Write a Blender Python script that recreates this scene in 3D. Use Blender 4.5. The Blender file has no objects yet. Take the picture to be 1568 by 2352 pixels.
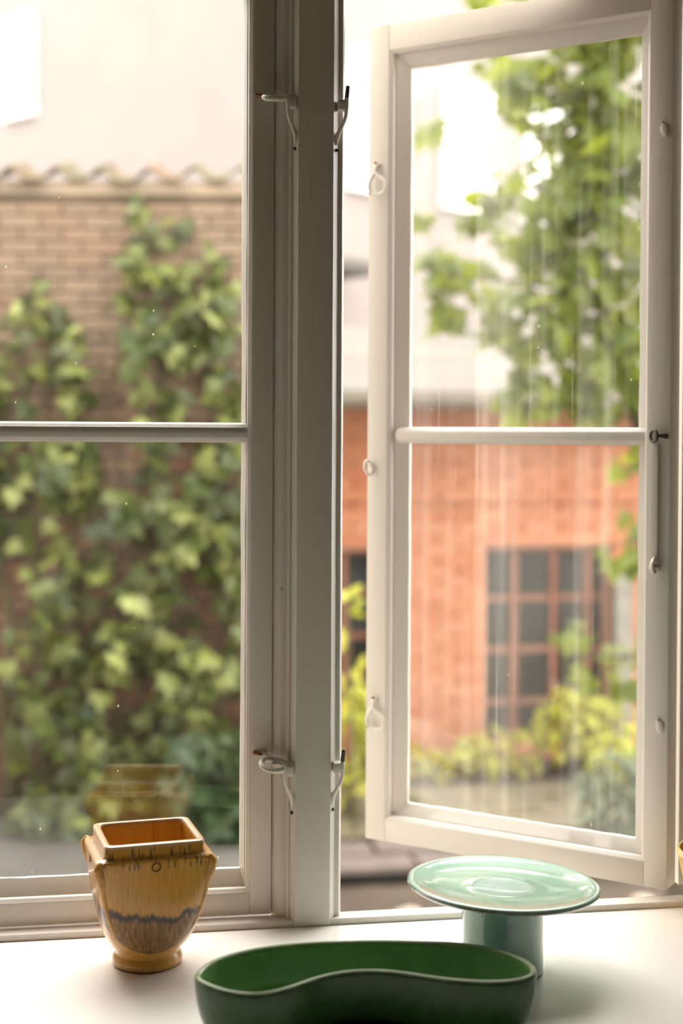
import bpy, bmesh, math, random
from math import sin, cos, tan, pi, radians, sqrt, atan2
from mathutils import Vector, Matrix, Euler, noise as mnoise

random.seed(11)
scn = bpy.context.scene
col = scn.collection

# ------------------------------------------------------------------ camera
YAW, PITCH, ROLL = radians(9.4), radians(0.9), radians(0.3)
fw = Vector((sin(YAW)*cos(PITCH), cos(YAW)*cos(PITCH), -sin(PITCH)))
r0 = Vector((cos(YAW), -sin(YAW), 0)); u0 = r0.cross(fw)
rt = r0*cos(ROLL) + u0*sin(ROLL); up = u0*cos(ROLL) - r0*sin(ROLL)
cam = bpy.data.cameras.new('camera'); cam.lens = 50; cam.sensor_width = 36
cam.shift_y = (1000 + 50/36*2352*tan(PITCH) - 1176)/2352
cam.clip_start = 0.05; cam.clip_end = 200
cam.dof.use_dof = True; cam.dof.focus_distance = 1.93; cam.dof.aperture_fstop = 2.4
co = bpy.data.objects.new('camera', cam); col.objects.link(co)
m = Matrix.Identity(4)
for i in range(3):
    m[i][0] = rt[i]; m[i][1] = up[i]; m[i][2] = -fw[i]
m.translation = (0, -1.955, .682)
co.matrix_world = m
scn.camera = co

# ------------------------------------------------------------------ sky and exposure
w = bpy.data.worlds.new('overcast_sky'); scn.world = w; w.use_nodes = True
bgn = w.node_tree.nodes['Background']
bgn.inputs[0].default_value = (1.0, .965, .915, 1); bgn.inputs[1].default_value = 1.0
sun_d = bpy.data.lights.new('hazy_sun', 'SUN'); sun_d.energy = 0.9; sun_d.angle = radians(62); sun_d.color = (1, .94, .82)
sun = bpy.data.objects.new('hazy_sun', sun_d); col.objects.link(sun)
sun.rotation_euler = Vector((-.08, -.62, -.78)).to_track_quat('-Z', 'Y').to_euler()
vs = scn.view_settings
scn.display_settings.display_device = 'sRGB'
vs.view_transform = 'Standard'; vs.look = 'None'; vs.gamma = 1; vs.use_curve_mapping = False
vs.exposure = 2.80
cy = scn.cycles
cy.max_bounces = 10; cy.diffuse_bounces = 5; cy.glossy_bounces = 4; cy.transmission_bounces = 4
cy.transparent_max_bounces = 16; cy.caustics_reflective = False; cy.caustics_refractive = False
cy.sample_clamp_indirect = 8

# ------------------------------------------------------------------ materials
def mat(name):
    m = bpy.data.materials.new(name); m.use_nodes = True
    nt = m.node_tree
    return m, nt, nt.nodes['Principled BSDF'], nt.nodes['Material Output']
def N(nt, t, **kw):
    n = nt.nodes.new(t)
    for k, v in kw.items(): setattr(n, k, v)
    return n
def S(n, **kw):
    for k, v in kw.items():
        n.inputs[k.replace('_', ' ')].default_value = v
def ramp(nt, stops, interp='LINEAR'):
    r = N(nt, 'ShaderNodeValToRGB'); cr = r.color_ramp; cr.interpolation = interp
    while len(cr.elements) < len(stops): cr.elements.new(.5)
    for e, (p, c) in zip(cr.elements, stops):
        e.position = p; e.color = (c, c, c, 1) if isinstance(c, (int, float)) else tuple(c) + (1,)
    return r
def noise(nt, scale, detail=3, coord=None, rough=.5):
    n = N(nt, 'ShaderNodeTexNoise'); n.inputs['Scale'].default_value = scale
    n.inputs['Detail'].default_value = detail; n.inputs['Roughness'].default_value = rough
    if coord is not None: nt.links.new(coord, n.inputs['Vector'])
    return n
def coords(nt, kind='Object', scale=None, loc=None):
    tc = N(nt, 'ShaderNodeTexCoord')
    if scale is None: return tc.outputs[kind]
    mp = N(nt, 'ShaderNodeMapping'); mp.inputs['Scale'].default_value = scale
    if loc: mp.inputs['Location'].default_value = loc
    nt.links.new(tc.outputs[kind], mp.inputs['Vector'])
    return mp.outputs['Vector']
def bump(nt, bsdf, h, strength=.2, dist=.002):
    b = N(nt, 'ShaderNodeBump'); b.inputs['Strength'].default_value = strength; b.inputs['Distance'].default_value = dist
    nt.links.new(h, b.inputs['Height']); nt.links.new(b.outputs[0], bsdf.inputs['Normal'])
def math_(nt, op, a, b=None, clamp=False):
    n = N(nt, 'ShaderNodeMath', operation=op); n.use_clamp = clamp
    for i, v in enumerate((a, b)):
        if v is None: continue
        if isinstance(v, (int, float)): n.inputs[i].default_value = v
        else: nt.links.new(v, n.inputs[i])
    return n.outputs[0]
def mixc(nt, fac, a, b):
    n = N(nt, 'ShaderNodeMix', data_type='RGBA')
    for i, v in ((0, fac), (6, a), (7, b)):
        if isinstance(v, (int, float)): n.inputs[i].default_value = v
        elif isinstance(v, (tuple, list)): n.inputs[i].default_value = tuple(v) + (1,)
        else: nt.links.new(v, n.inputs[i])
    return n.outputs[2]

def simple(name, c, rough=.6, var=.12, scale=8, bs=.15, bd=.003, metal=0):
    m, nt, b, o = mat(name)
    n = noise(nt, scale, 4, coords(nt))
    d = tuple(x*(1-var) for x in c); l = tuple(min(1, x*(1+var)) for x in c)
    r = ramp(nt, [(.3, d), (.7, l)]); nt.links.new(n.outputs[0], r.inputs[0])
    nt.links.new(r.outputs[0], b.inputs['Base Color'])
    S(b, Roughness=rough, Metallic=metal); bump(nt, b, n.outputs[0], bs, bd)
    return m

def paint_mat(name, c, rough=.38, chips=True):
    m, nt, b, o = mat(name)
    co = coords(nt)
    big = noise(nt, 3, 3, co); fine = noise(nt, 90, 3, co)
    brush = noise(nt, 1, 3, coords(nt, 'Object', (160, 160, 5)))
    c0 = mixc(nt, big.outputs[0], tuple(x*.94 for x in c), tuple(min(1, x*1.04) for x in c))
    if chips:
        v = noise(nt, 42, 2, co)
        ch = ramp(nt, [(.775, 0.), (.79, 1.)]); nt.links.new(v.outputs[0], ch.inputs[0])
        c0 = mixc(nt, math_(nt, 'MULTIPLY', ch.outputs[0], .55), c0, (.32, .27, .21))
    nt.links.new(c0, b.inputs['Base Color'])
    S(b, Roughness=rough)
    h = math_(nt, 'ADD', math_(nt, 'MULTIPLY', fine.outputs[0], .35), brush.outputs[0])
    bump(nt, b, h, .28, .0012)
    return m

M = {}
M['paint'] = paint_mat('white_gloss_paint', (.69, .652, .60))
M['sillpaint'] = paint_mat('white_sill_paint', (.87, .85, .825), .27, False)
M['hookpaint'] = paint_mat('painted_iron', (.72, .685, .63), .3, False)
M['iron'] = simple('bare_iron', (.10, .085, .07), .45, .3, 90, .3, .001, .6)
M['rust'] = simple('rusty_iron', (.28, .12, .045), .8, .4, 120)
M['wall'] = simple('warm_white_plaster', (.48, .425, .355), .9, .04, 5)
M['ceil'] = simple('white_ceiling', (.60, .555, .49), .9, .03, 5)
M['floorwood'] = simple('oak_floor', (.36, .25, .15), .5, .2, 12)
M['render'] = simple('pale_render', (.225, .196, .180), .95, .035, 1.2, .1, .01)
M['houseplaster'] = simple('house_render', (.62, .58, .52), .95, .05, 2)
M['whiteframe'] = simple('white_window_trim', (.86, .84, .80), .6, .03, 6)
M['pane_glare'] = simple('white_sky_reflection', (.90, .89, .86), .7, .02, 4)  # plain white in place of sky reflected in the apartment panes
M['greypost'] = simple('weathered_grey_timber', (.25, .235, .20), .8, .2, 9)
M['roof'] = simple('pale_felt_roof', (.100, .088, .076), .9, .10, 2.2)
M['gutter'] = simple('pale_gutter', (.22, .195, .155), .6, .08, 6)
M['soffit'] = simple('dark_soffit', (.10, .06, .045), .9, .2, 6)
M['bars'] = simple('rust_brown_glazing_bars', (.20, .085, .05), .7, .2, 20)
M['dark'] = simple('unlit_dark', (.02, .018, .015), .9, .2, 5)
M['plank'] = simple('weathered_plank', (.125, .11, .062), .85, .3, 7)
M['slab'] = simple('pinkish_stone_slab', (.12, .096, .084), .85, .15, 7)
M['stone'] = simple('pale_field_stone', (.32, .26, .21), .8, .15, 20)
M['earth'] = simple('brown_earth', (.05, .036, .024), .95, .45, 3, .5, .05)
M['paving'] = simple('grey_gravel_paving', (.085, .075, .066), .9, .25, 3.5, .4, .02)
M['bark'] = simple('grey_brown_bark', (.085, .07, .048), .9, .35, 14, .6, .01)
M['stem'] = simple('green_brown_stem', (.11, .10, .045), .8, .25, 14)
M['mortar_red'] = simple('warm_mortar', (.48, .255, .165), .95, .12, 14)
M['mortar_old'] = simple('old_lime_mortar', (.275, .215, .155), .95, .35, 4)

def brick_mat(name, cols, seed=0., patch=None):
    m, nt, b, o = mat(name)
    oi = N(nt, 'ShaderNodeObjectInfo'); g = N(nt, 'ShaderNodeNewGeometry')
    f = math_(nt, 'FRACT', math_(nt, 'ADD', math_(nt, 'ADD', oi.outputs['Random'], g.outputs['Random Per Island']), seed))
    r = ramp(nt, [(i/(len(cols)-1), c) for i, c in enumerate(cols)])
    nt.links.new(f, r.inputs[0])
    n = noise(nt, 16, 4, g.outputs['Position'])
    c = mixc(nt, math_(nt, 'MULTIPLY', n.outputs[0], .35), r.outputs[0], tuple(x*.55 for x in cols[0]))
    if patch:      # lime wash that has worn off in patches
        n2 = noise(nt, 1.7, 4, g.outputs['Position']); rr = ramp(nt, [(.38, 0.), (.60, 1.)])
        sx = N(nt, 'ShaderNodeSeparateXYZ'); nt.links.new(g.outputs['Position'], sx.inputs[0])
        z = math_(nt, 'MULTIPLY', math_(nt, 'SUBTRACT', sx.outputs[2], .55), .22)
        nt.links.new(math_(nt, 'ADD', n2.outputs[0], z), rr.inputs[0])
        c = mixc(nt, math_(nt, 'MULTIPLY', rr.outputs[0], .62), c, patch)
    nt.links.new(c, b.inputs['Base Color']); S(b, Roughness=.92)
    bump(nt, b, n.outputs[0], .4, .006)
    return m
M['brick_red'] = brick_mat('orange_red_brick', [(.49, .195, .098), (.55, .245, .135), (.45, .165, .082), (.54, .27, .155)])
M['brick_old'] = brick_mat('old_mottled_brick', [(.13, .072, .044), (.22, .14, .092), (.10, .062, .042), (.24, .11, .066), (.27, .205, .145)], 0, (.25, .19, .135))
M['tile'] = brick_mat('mossy_clay_tile', [(.10, .075, .034), (.135, .075, .038), (.075, .068, .028), (.10, .085, .036)])

def leaf_mat(name, cols, trans=.35, rough=.45):
    m, nt, b, o = mat(name)
    oi = N(nt, 'ShaderNodeObjectInfo'); g = N(nt, 'ShaderNodeNewGeometry')
    f = math_(nt, 'FRACT', math_(nt, 'ADD', oi.outputs['Random'], g.outputs['Random Per Island']))
    r = ramp(nt, [(i/(len(cols)-1), c) for i, c in enumerate(cols)]); nt.links.new(f, r.inputs[0])
    nt.links.new(r.outputs[0], b.inputs['Base Color']); S(b, Roughness=rough)
    b.inputs['Specular IOR Level'].default_value = .45
    t = N(nt, 'ShaderNodeBsdfTranslucent')
    tc = mixc(nt, .55, r.outputs[0], (.40, .44, .025)); nt.links.new(tc, t.inputs[0])
    mx = N(nt, 'ShaderNodeMixShader'); mx.inputs[0].default_value = trans
    nt.links.new(b.outputs[0], mx.inputs[1]); nt.links.new(t.outputs[0], mx.inputs[2])
    nt.links.new(mx.outputs[0], o.inputs['Surface'])
    return m
M['ivyleaf'] = leaf_mat('ivy_leaf', [(.018, .035, .006), (.06, .085, .016), (.028, .046, .008), (.20, .235, .055), (.045, .066, .012), (.32, .36, .12)], .18, .38)  # palest and darkest stops stand in for lit and shaded leaves
M['treeleaf'] = leaf_mat('tree_leaf', [(.055, .090, .010), (.14, .19, .018), (.08, .12, .012), (.21, .25, .03)], .5)
M['limeleaf'] = leaf_mat('lime_shrub_leaf', [(.34, .36, .03), (.48, .46, .05), (.20, .24, .02), (.54, .50, .08)], .35)
M['greyleaf'] = leaf_mat('grey_green_leaf', [(.07, .095, .05), (.12, .145, .085), (.05, .07, .035)], .2)
M['darkleaf'] = leaf_mat('dark_green_leaf', [(.015, .038, .012), (.04, .07, .022), (.022, .05, .015)], .2)

def glass_mat(name, streak, haze, seed):
    m, nt, b, o = mat(name); nt.nodes.remove(b)
    g = N(nt, 'ShaderNodeNewGeometry')
    fr = N(nt, 'ShaderNodeFresnel'); fr.inputs['IOR'].default_value = 1.62
    front = math_(nt, 'SUBTRACT', 1.0, g.outputs['Backfacing'])
    fac = math_(nt, 'MULTIPLY', math_(nt, 'MULTIPLY', fr.outputs[0], 2.0), front, True)
    tr = N(nt, 'ShaderNodeBsdfTransparent'); gl = N(nt, 'ShaderNodeBsdfGlossy'); gl.inputs['Roughness'].default_value = 0
    m1 = N(nt, 'ShaderNodeMixShader'); nt.links.new(fac, m1.inputs[0]); nt.links.new(tr.outputs[0], m1.inputs[1]); nt.links.new(gl.outputs[0], m1.inputs[2])
    # grime: rain streaks, a thin film and dried specks
    st = noise(nt, 1, 4, coords(nt, 'Object', (34, 1, .9), (seed, 0, 0)))
    rs = ramp(nt, [(.48, 0.), (.74, 1.)]); nt.links.new(st.outputs[0], rs.inputs[0])
    st2 = noise(nt, 1, 2, coords(nt, 'Object', (150, 1, 2.2), (seed, 3, 0)))
    rs2 = ramp(nt, [(.64, 0.), (.72, 1.)]); nt.links.new(st2.outputs[0], rs2.inputs[0])
    film = noise(nt, 3.5, 3, coords(nt))
    vo = N(nt, 'ShaderNodeTexVoronoi'); vo.inputs['Scale'].default_value = 1
    nt.links.new(coords(nt, 'Object', (85, 1, 62), (seed, 0, 0)), vo.inputs['Vector'])
    keep = N(nt, 'ShaderNodeSeparateColor'); nt.links.new(vo.outputs['Color'], keep.inputs[0])
    rad = math_(nt, 'MULTIPLY', math_(nt, 'GREATER_THAN', keep.outputs[0], .80), math_(nt, 'ADD', .03, math_(nt, 'MULTIPLY', keep.outputs[1], .08)))
    speck = math_(nt, 'LESS_THAN', vo.outputs['Distance'], rad)
    d = math_(nt, 'ADD', math_(nt, 'MULTIPLY', rs.outputs[0], streak), math_(nt, 'MULTIPLY', rs2.outputs[0], streak*.9))
    d = math_(nt, 'ADD', d, math_(nt, 'MULTIPLY', film.outputs[0], haze))
    d = math_(nt, 'ADD', d, math_(nt, 'MULTIPLY', speck, .22))
    d = math_(nt, 'MULTIPLY', d, front, True)
    tl = N(nt, 'ShaderNodeBsdfTranslucent'); tl.inputs[0].default_value = (.85, .82, .76, 1)
    m2 = N(nt, 'ShaderNodeMixShader'); nt.links.new(d, m2.inputs[0]); nt.links.new(m1.outputs[0], m2.inputs[1]); nt.links.new(tl.outputs[0], m2.inputs[2])
    nt.links.new(m2.outputs[0], o.inputs['Surface'])
    return m
M['glass_clean'] = glass_mat('old_window_glass', .004, .006, 2.0)
M['glass_streaky'] = glass_mat('streaky_window_glass', .075, .014, 7.0)
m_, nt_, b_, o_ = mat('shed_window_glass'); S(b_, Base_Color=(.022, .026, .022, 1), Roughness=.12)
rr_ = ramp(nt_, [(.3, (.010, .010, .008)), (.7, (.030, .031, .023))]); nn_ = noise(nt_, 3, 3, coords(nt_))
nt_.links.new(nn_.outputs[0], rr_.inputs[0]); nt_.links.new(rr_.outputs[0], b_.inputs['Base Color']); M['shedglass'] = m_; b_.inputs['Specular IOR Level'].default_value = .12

# ------------------------------------------------------------------ mesh helpers
def mesh(name, verts, faces, smooth=False):
    me = bpy.data.meshes.new(name); me.from_pydata([tuple(v) for v in verts], [], faces); me.update()
    if smooth: me.polygons.foreach_set('use_smooth', [True]*len(me.polygons))
    return me
def fixn(me):
    bm = bmesh.new(); bm.from_mesh(me); bmesh.ops.recalc_face_normals(bm, faces=bm.faces); bm.to_mesh(me); bm.free(); return me
def obj(name, me, mt=None, parent=None, loc=(0, 0, 0), rot=(0, 0, 0)):
    o = bpy.data.objects.new(name, me); col.objects.link(o)
    if mt is not None and me is not None and not me.materials: me.materials.append(M[mt] if isinstance(mt, str) else mt)
    o.parent = parent; o.location = loc; o.rotation_euler = rot
    return o
def tag(o, label=None, cat=None, group=None, kind=None):
    for k, v in (('label', label), ('category', cat), ('group', group), ('kind', kind)):
        if v: o[k] = v
    return o
def empty(name, loc=(0, 0, 0), rot=(0, 0, 0)):
    o = bpy.data.objects.new(name, None); col.objects.link(o); o.location = loc; o.rotation_euler = rot; o.empty_display_size = .05
    return o
def box_vf(x0, x1, y0, y1, z0, z1):
    v = [(x0, y0, z0), (x1, y0, z0), (x1, y1, z0), (x0, y1, z0), (x0, y0, z1), (x1, y0, z1), (x1, y1, z1), (x0, y1, z1)]
    f = [(0, 3, 2, 1), (4, 5, 6, 7), (0, 1, 5, 4), (1, 2, 6, 5), (2, 3, 7, 6), (3, 0, 4, 7)]
    return v, f
def box(name, x0, x1, y0, y1, z0, z1, bev=0, seg=2):
    v, f = box_vf(x0, x1, y0, y1, z0, z1); me = mesh(name, v, f)
    if bev:
        bm = bmesh.new(); bm.from_mesh(me)
        bmesh.ops.bevel(bm, geom=bm.edges[:], offset=bev, segments=seg, affect='EDGES', profile=.5)
        bm.to_mesh(me); bm.free()
    return me
def sharp(me, ang=35):
    try: me.set_sharp_from_angle(angle=radians(ang))
    except Exception: pass
    return me
def extrude_poly(name, poly, axis, a0, a1):
    """closed polygon of (p,q) swept along axis; axis 'z': (x,y), 'x': (y,z)"""
    n = len(poly)
    if axis == 'z': f3 = lambda p, t: (p[0], p[1], t)
    elif axis == 'x': f3 = lambda p, t: (t, p[0], p[1])
    else: f3 = lambda p, t: (p[0], t, p[1])
    v = [f3(p, a0) for p in poly] + [f3(p, a1) for p in poly]
    f = [(i, (i+1) % n, n+(i+1) % n, n+i) for i in range(n)] + [tuple(range(n))[::-1], tuple(range(n, 2*n))]
    return fixn(mesh(name, v, f))
def catmull(pts, closed, sub):
    out = []; n = len(pts); P = [Vector(p) for p in pts]
    rng = range(n) if closed else range(n-1)
    for i in rng:
        p0 = P[(i-1) % n] if closed or i > 0 else P[0]*2-P[1]
        p1 = P[i]; p2 = P[(i+1) % n]
        p3 = P[(i+2) % n] if closed or i+2 < n else P[-1]*2-P[-2]
        for k in range(sub):
            t = k/sub
            out.append(.5*((2*p1)+(p2-p0)*t+(2*p0-5*p1+4*p2-p3)*t*t+(3*p1-p0-3*p2+p3)*t**3))
    if not closed: out.append(P[-1])
    return out
def tube(name, pts, rad, closed=False, seg=10, sub=4, flat=(1, 1)):
    P = catmull(pts, closed, sub); n = len(P)
    if isinstance(rad, (int, float)): R = [rad]*n
    else:
        R = []
        for i in range(n):
            t = i/(n-1)*(len(rad)-1); k = min(int(t), len(rad)-2); R.append(rad[k]+(rad[k+1]-rad[k])*(t-k))
    v = []; f = []
    T0 = (P[1]-P[0]).normalized(); nrm = T0.orthogonal().normalized()
    for i in range(n):
        T = ((P[(i+1) % n] if closed or i < n-1 else P[i]) - (P[(i-1) % n] if closed or i > 0 else P[i])).normalized()
        nrm = (nrm - T*nrm.dot(T)).normalized(); b = T.cross(nrm)
        for k in range(seg):
            a = 2*pi*k/seg
            v.append(P[i] + nrm*cos(a)*R[i]*flat[0] + b*sin(a)*R[i]*flat[1])
    for i in range(n if closed else n-1):
        j = (i+1) % n
        for k in range(seg):
            l = (k+1) % seg
            f.append((i*seg+k, i*seg+l, j*seg+l, j*seg+k))
    if not closed:
        f.append(tuple(range(seg))[::-1]); f.append(tuple((n-1)*seg+k for k in range(seg)))
    return fixn(mesh(name, v, f, True))
def lathe(name, prof, seg=72, closed=False):
    v = []; f = []; n = len(prof)
    for (r, z) in prof:
        for k in range(seg):
            a = 2*pi*k/seg; v.append((r*cos(a), r*sin(a), z))
    for i in range(n if closed else n-1):
        j = (i+1) % n
        for k in range(seg):
            l = (k+1) % seg; f.append((i*seg+k, i*seg+l, j*seg+l, j*seg+k))
    if not closed:
        f.append(tuple(range(seg))[::-1]); f.append(tuple((n-1)*seg+k for k in range(seg)))
    return sharp(fixn(mesh(name, v, f, True)), 40)
def wall_holes(name, xs, zs, holes, y0, y1):
    """flat wall in xz with rectangular holes, closed and y1-y0 thick"""
    X = sorted(set(list(xs) + [h[0] for h in holes] + [h[1] for h in holes])); Z = sorted(set(list(zs) + [h[2] for h in holes] + [h[3] for h in holes]))
    bm = bmesh.new(); V = {}
    def vv(x, z):
        if (x, z) not in V: V[(x, z)] = bm.verts.new((x, y0, z))
        return V[(x, z)]
    for i in range(len(X)-1):
        for k in range(len(Z)-1):
            cx, cz = (X[i]+X[i+1])/2, (Z[k]+Z[k+1])/2
            if any(h[0] < cx < h[1] and h[2] < cz < h[3] for h in holes): continue
            bm.faces.new((vv(X[i], Z[k]), vv(X[i+1], Z[k]), vv(X[i+1], Z[k+1]), vv(X[i], Z[k+1])))
    r = bmesh.ops.extrude_face_region(bm, geom=bm.faces[:])
    for e in r['geom']:
        if isinstance(e, bmesh.types.BMVert): e.co.y += y1-y0
    bmesh.ops.recalc_face_normals(bm, faces=bm.faces)
    me = bpy.data.meshes.new(name); bm.to_mesh(me); bm.free(); return me
def joined(name, parts):
    """parts: list of (mesh, matrix) baked into one mesh"""
    v = []; f = []
    for me, mx in parts:
        b = len(v); v += [mx @ x.co for x in me.vertices]; f += [tuple(b+i for i in p.vertices) for p in me.polygons]
    return mesh(name, v, f)

# ------------------------------------------------------------------ the room
def struct(o): return tag(o, kind='structure')
RX0, RX1, RY0 = -2.0, 2.3, -3.4
FL, CE, GR = -.75, 2.62, -1.518
struct(obj('wall_front', wall_holes('wall_front', (RX0-.15, RX1+.15), (GR, 4.3), [(-.985, .925, -.05, 2.25)], .02, .14), 'wall'))  # opening enlarged out of view to admit more light; top raised to block sky
wf_ = bpy.data.objects['wall_front']; wf_.data.materials.append(M['houseplaster'])
for p_ in wf_.data.polygons: p_.material_index = 1 if p_.normal.y > .5 else 0
# unseen wall added on the left to block sky from the open casement
struct(obj('wall_sky_blocker', box('wall_sky_blocker', -2.75, -2.45, .14, 5.9, GR-.12, 4.3), 'houseplaster'))
struct(obj('wall_left', box('wall_left', RX0-.15, RX0, RY0, .02, FL-.1, CE+.1), 'wall'))
struct(obj('wall_right', box('wall_right', RX1, RX1+.15, RY0, .02, FL-.1, CE+.1), 'wall'))
struct(obj('wall_back', box('wall_back', RX0-.15, RX1+.15, RY0-.15, RY0, FL-.1, CE+.1), 'wall'))
struct(obj('floor', box('floor', RX0, RX1, RY0, .02, FL-.1, FL), 'floorwood'))
struct(obj('ceiling', box('ceiling', RX0, RX1, RY0, .02, CE, CE+.1), 'ceil'))
# deep white sill board
struct(obj('trim_1', box('trim_1', -1.3, 1.7, -.66, -.009, -.035, 0, .003), 'sillpaint'))
# frame: bottom member, jambs, head, mullion post
struct(obj('trim_2', extrude_poly('trim_2', [(-.009, -.05), (-.009, .0065), (-.0075, .008), (.0195, .008), (.0195, -.012), (.14, -.055), (.14, -.09), (.03, -.09), (.03, -.05)], 'x', -.985, .925), 'paint'))
def jamb(name, x0, x1, s):
    p = [(x0, .10), (x0, .065), (x0+s*.012, .062), (x0+s*.012, .004), (x0+s*.022, -.010), (x1, -.010), (x1, .10)]
    struct(obj(name, extrude_poly(name, p, 'z', .008, 2.20), 'paint'))
jamb('trim_3', .852, .925, 1)
jamb('trim_4', -.287, -.345, -1)
struct(obj('trim_5', box('trim_5', -.985, .925, -.010, .12, 1.372, 1.445, .003), 'paint'))
struct(obj('trim_7', box('trim_7', -.985, .925, -.010, .12, 2.20, 2.25, .003), 'paint'))
jamb('trim_8', -.94, -.985, -1)
post_prof = [(.2308, .062), (.2308, .0245), (.2330, .0225), (.2405, .0135), (.2425, .0125), (.2488, .0125), (.2495, .0115), (.2500, .0050), (.2508, .0040),
             (.2530, .0036), (.2538, .0046), (.2546, .0034), (.2578, -.0070), (.2600, -.0098), (.2615, -.0102),
             (.3072, -.0102), (.3088, -.0095), (.3150, -.0012), (.3166, .0010), (.3172, .0030), (.3232, .0032), (.3240, .0040), (.3272, .0125), (.3280, .0150), (.3280, .055), (.3320, .058), (.3320, .115), (.2340, .115)]
def wobbly_post():
    zs = [.0 + i*.02 for i in range(111)]; n = len(post_prof); v = []; f = []
    for z in zs:
        for i, (x, y) in enumerate(post_prof):
            q = mnoise.noise(Vector((x*30, z*9, 1.7)))*.0006 + mnoise.noise(Vector((x*30, z*38, 4.2)))*.00025
            v.append((x+q, y+q*.6, z))
    for k in range(len(zs)-1):
        for i in range(n):
            j = (i+1) % n; f.append((k*n+i, k*n+j, (k+1)*n+j, (k+1)*n+i))
    f.append(tuple(range(n))); f.append(tuple((len(zs)-1)*n+i for i in range(n)))
    me = fixn(mesh('mullion', v, f, True)); return sharp(me, 28)
post = struct(obj('trim_6', wobbly_post(), 'paint'))

# ------------------------------------------------------------------ windows
def make_window(name, loc, rotz, W, z0, z1, wl, wr, wt, wb, latl, latr, latt, latb, mz0, mz1, glass, label):
    root = tag(empty(name, loc, (0, 0, rotz)), label, kind='structure')
    TH = .042
    def put(n, me, mt='paint'): return obj(n, me, mt, root)
    put('stile', sharp(box('stile', -W, -W+wl, 0, TH, z0, z1, .0016)))
    put('stile', sharp(box('stile', -wr, 0, 0, TH, z0, z1, .0016)))
    put('rail', sharp(box('rail', -W+wl, -wr, .0004, TH, z1-wt, z1, .0012)))
    put('rail', sharp(box('rail', -W+wl, -wr, .0004, TH, z0, z0+wb, .0012)))
    xl, xr, zb, zt = -W+wl, -wr, z0+wb, z1-wt
    def prof(lat): return [(-.001, .0014), (.0006, .0012), (.0052, .0062), (.0055, .0138), (.0015, .0152), (.0015, .0162), (.0066, .0176), (lat, .0335), (lat, .0405), (-.001, .0405)]
    # four mitred glazing beads
    for side in range(4):
        v = []; f = []
        n = 10; steps = 30
        for st in range(steps+1):
            t = st/steps
            for i in range(n):
                lats = [prof(q)[i][0] for q in (latl, latr, latb, latt)]; d = prof(.02)[i][1]
                if side == 0:   x = xl+lats[0]; a, b = zb+lats[2], zt-lats[3]; p = [x, d, a+(b-a)*t]
                elif side == 1: x = xr-lats[1]; a, b = zb+lats[2], zt-lats[3]; p = [x, d, a+(b-a)*t]
                elif side == 2: z = zb+lats[2]; a, b = xl+lats[0], xr-lats[1]; p = [a+(b-a)*t, d, z]
                else:           z = zt-lats[3]; a, b = xl+lats[0], xr-lats[1]; p = [a+(b-a)*t, d, z]
                if 6 <= i <= 8 and 0 < st < steps:      # hand-run putty is never straight
                    q = mnoise.noise(Vector((t*14+side*7, i*.3, side)))*.0012 + mnoise.noise(Vector((t*45, side*3.1, 2)))*.0006
                    if side < 2: p[0] += q
                    else: p[2] += q
                v.append(p)
        for st in range(steps):
            for i in range(n):
                j = (i+1) % n; f.append((st*n+i, st*n+j, (st+1)*n+j, (st+1)*n+i))
        f.append(tuple(range(n))); f.append(tuple(steps*n+i for i in range(n)))
        put('glazing_bead', sharp(fixn(mesh('glazing_bead', v, f, True)), 28))
    # glazing bar with a round nose
    zc, h = (mz0+mz1)/2, (mz1-mz0)/2
    pr = [(.0405, zc-h*.8), (.034, zc-h), (.021, zc-h*.98), (.013, zc-h*.82), (.008, zc-h*.5), (.0062, zc-h*.15), (.0062, zc+h*.15), (.008, zc+h*.5), (.013, zc+h*.82), (.021, zc+h*.98), (.034, zc+h), (.0405, zc+h*.8)]
    put('glazing_bar', sharp(extrude_poly('glazing_bar', pr, 'x', xl+latl*.55, xr-.0002), 25)).data.polygons.foreach_set('use_smooth', [True]*14)
    gx0, gx1 = xl+latl-.004, xr-latr+.004
    put('pane', box('pane', gx0, gx1, .0335, .0365, zb+latb-.004, mz0+.002), glass)
    put('pane', box('pane', gx0, gx1, .0335, .0365, mz1-.002, zt-latt+.004), glass)
    return root
win1 = make_window('window_1', (.2302, .0205, 0), 0, .515, .0095, 1.362, .0300, .0300, .043, .0310, .0110, .0110, .022, .0255, .6710, .6990, 'glass_clean',
                   'closed white casement with old glass left of the post')
CA = -40.36
win2 = make_window('window_2', (.8187, .0302, 0), radians(CA), .5144, .012, 1.3565, .0370, .0355, .0432, .0370, .0245, .0245, .0255, .0230, .6690, .6960, 'glass_streaky',
                   'open white casement with streaky glass swung outwards')

for k_, (x_, w_) in enumerate(((-.287, .515), (.2302, .515), (.850, .517))):  # unseen windows added to let more sky light onto sill and post
    if k_ == 0: make_window('window_3', (-.355, .0205, 0), 0, .58, .0095, 1.362, .030, .030, .043, .031, .011, .011, .022, .0255, .671, .699, 'glass_clean', 'unseen closed casement further left, added to let in more light')
    make_window('window_%d' % (4+k_), (x_ if k_ else -.355, .0205, 0), 0, w_ if k_ else .58, 1.447, 2.198, .030, .030, .043, .031, .011, .011, .022, .0255, 1.81, 1.835, 'glass_clean',
                'unseen fixed upper light, added to brighten the room, above the ' + ('far left casement', 'left casement', 'open casement')[k_])
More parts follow.
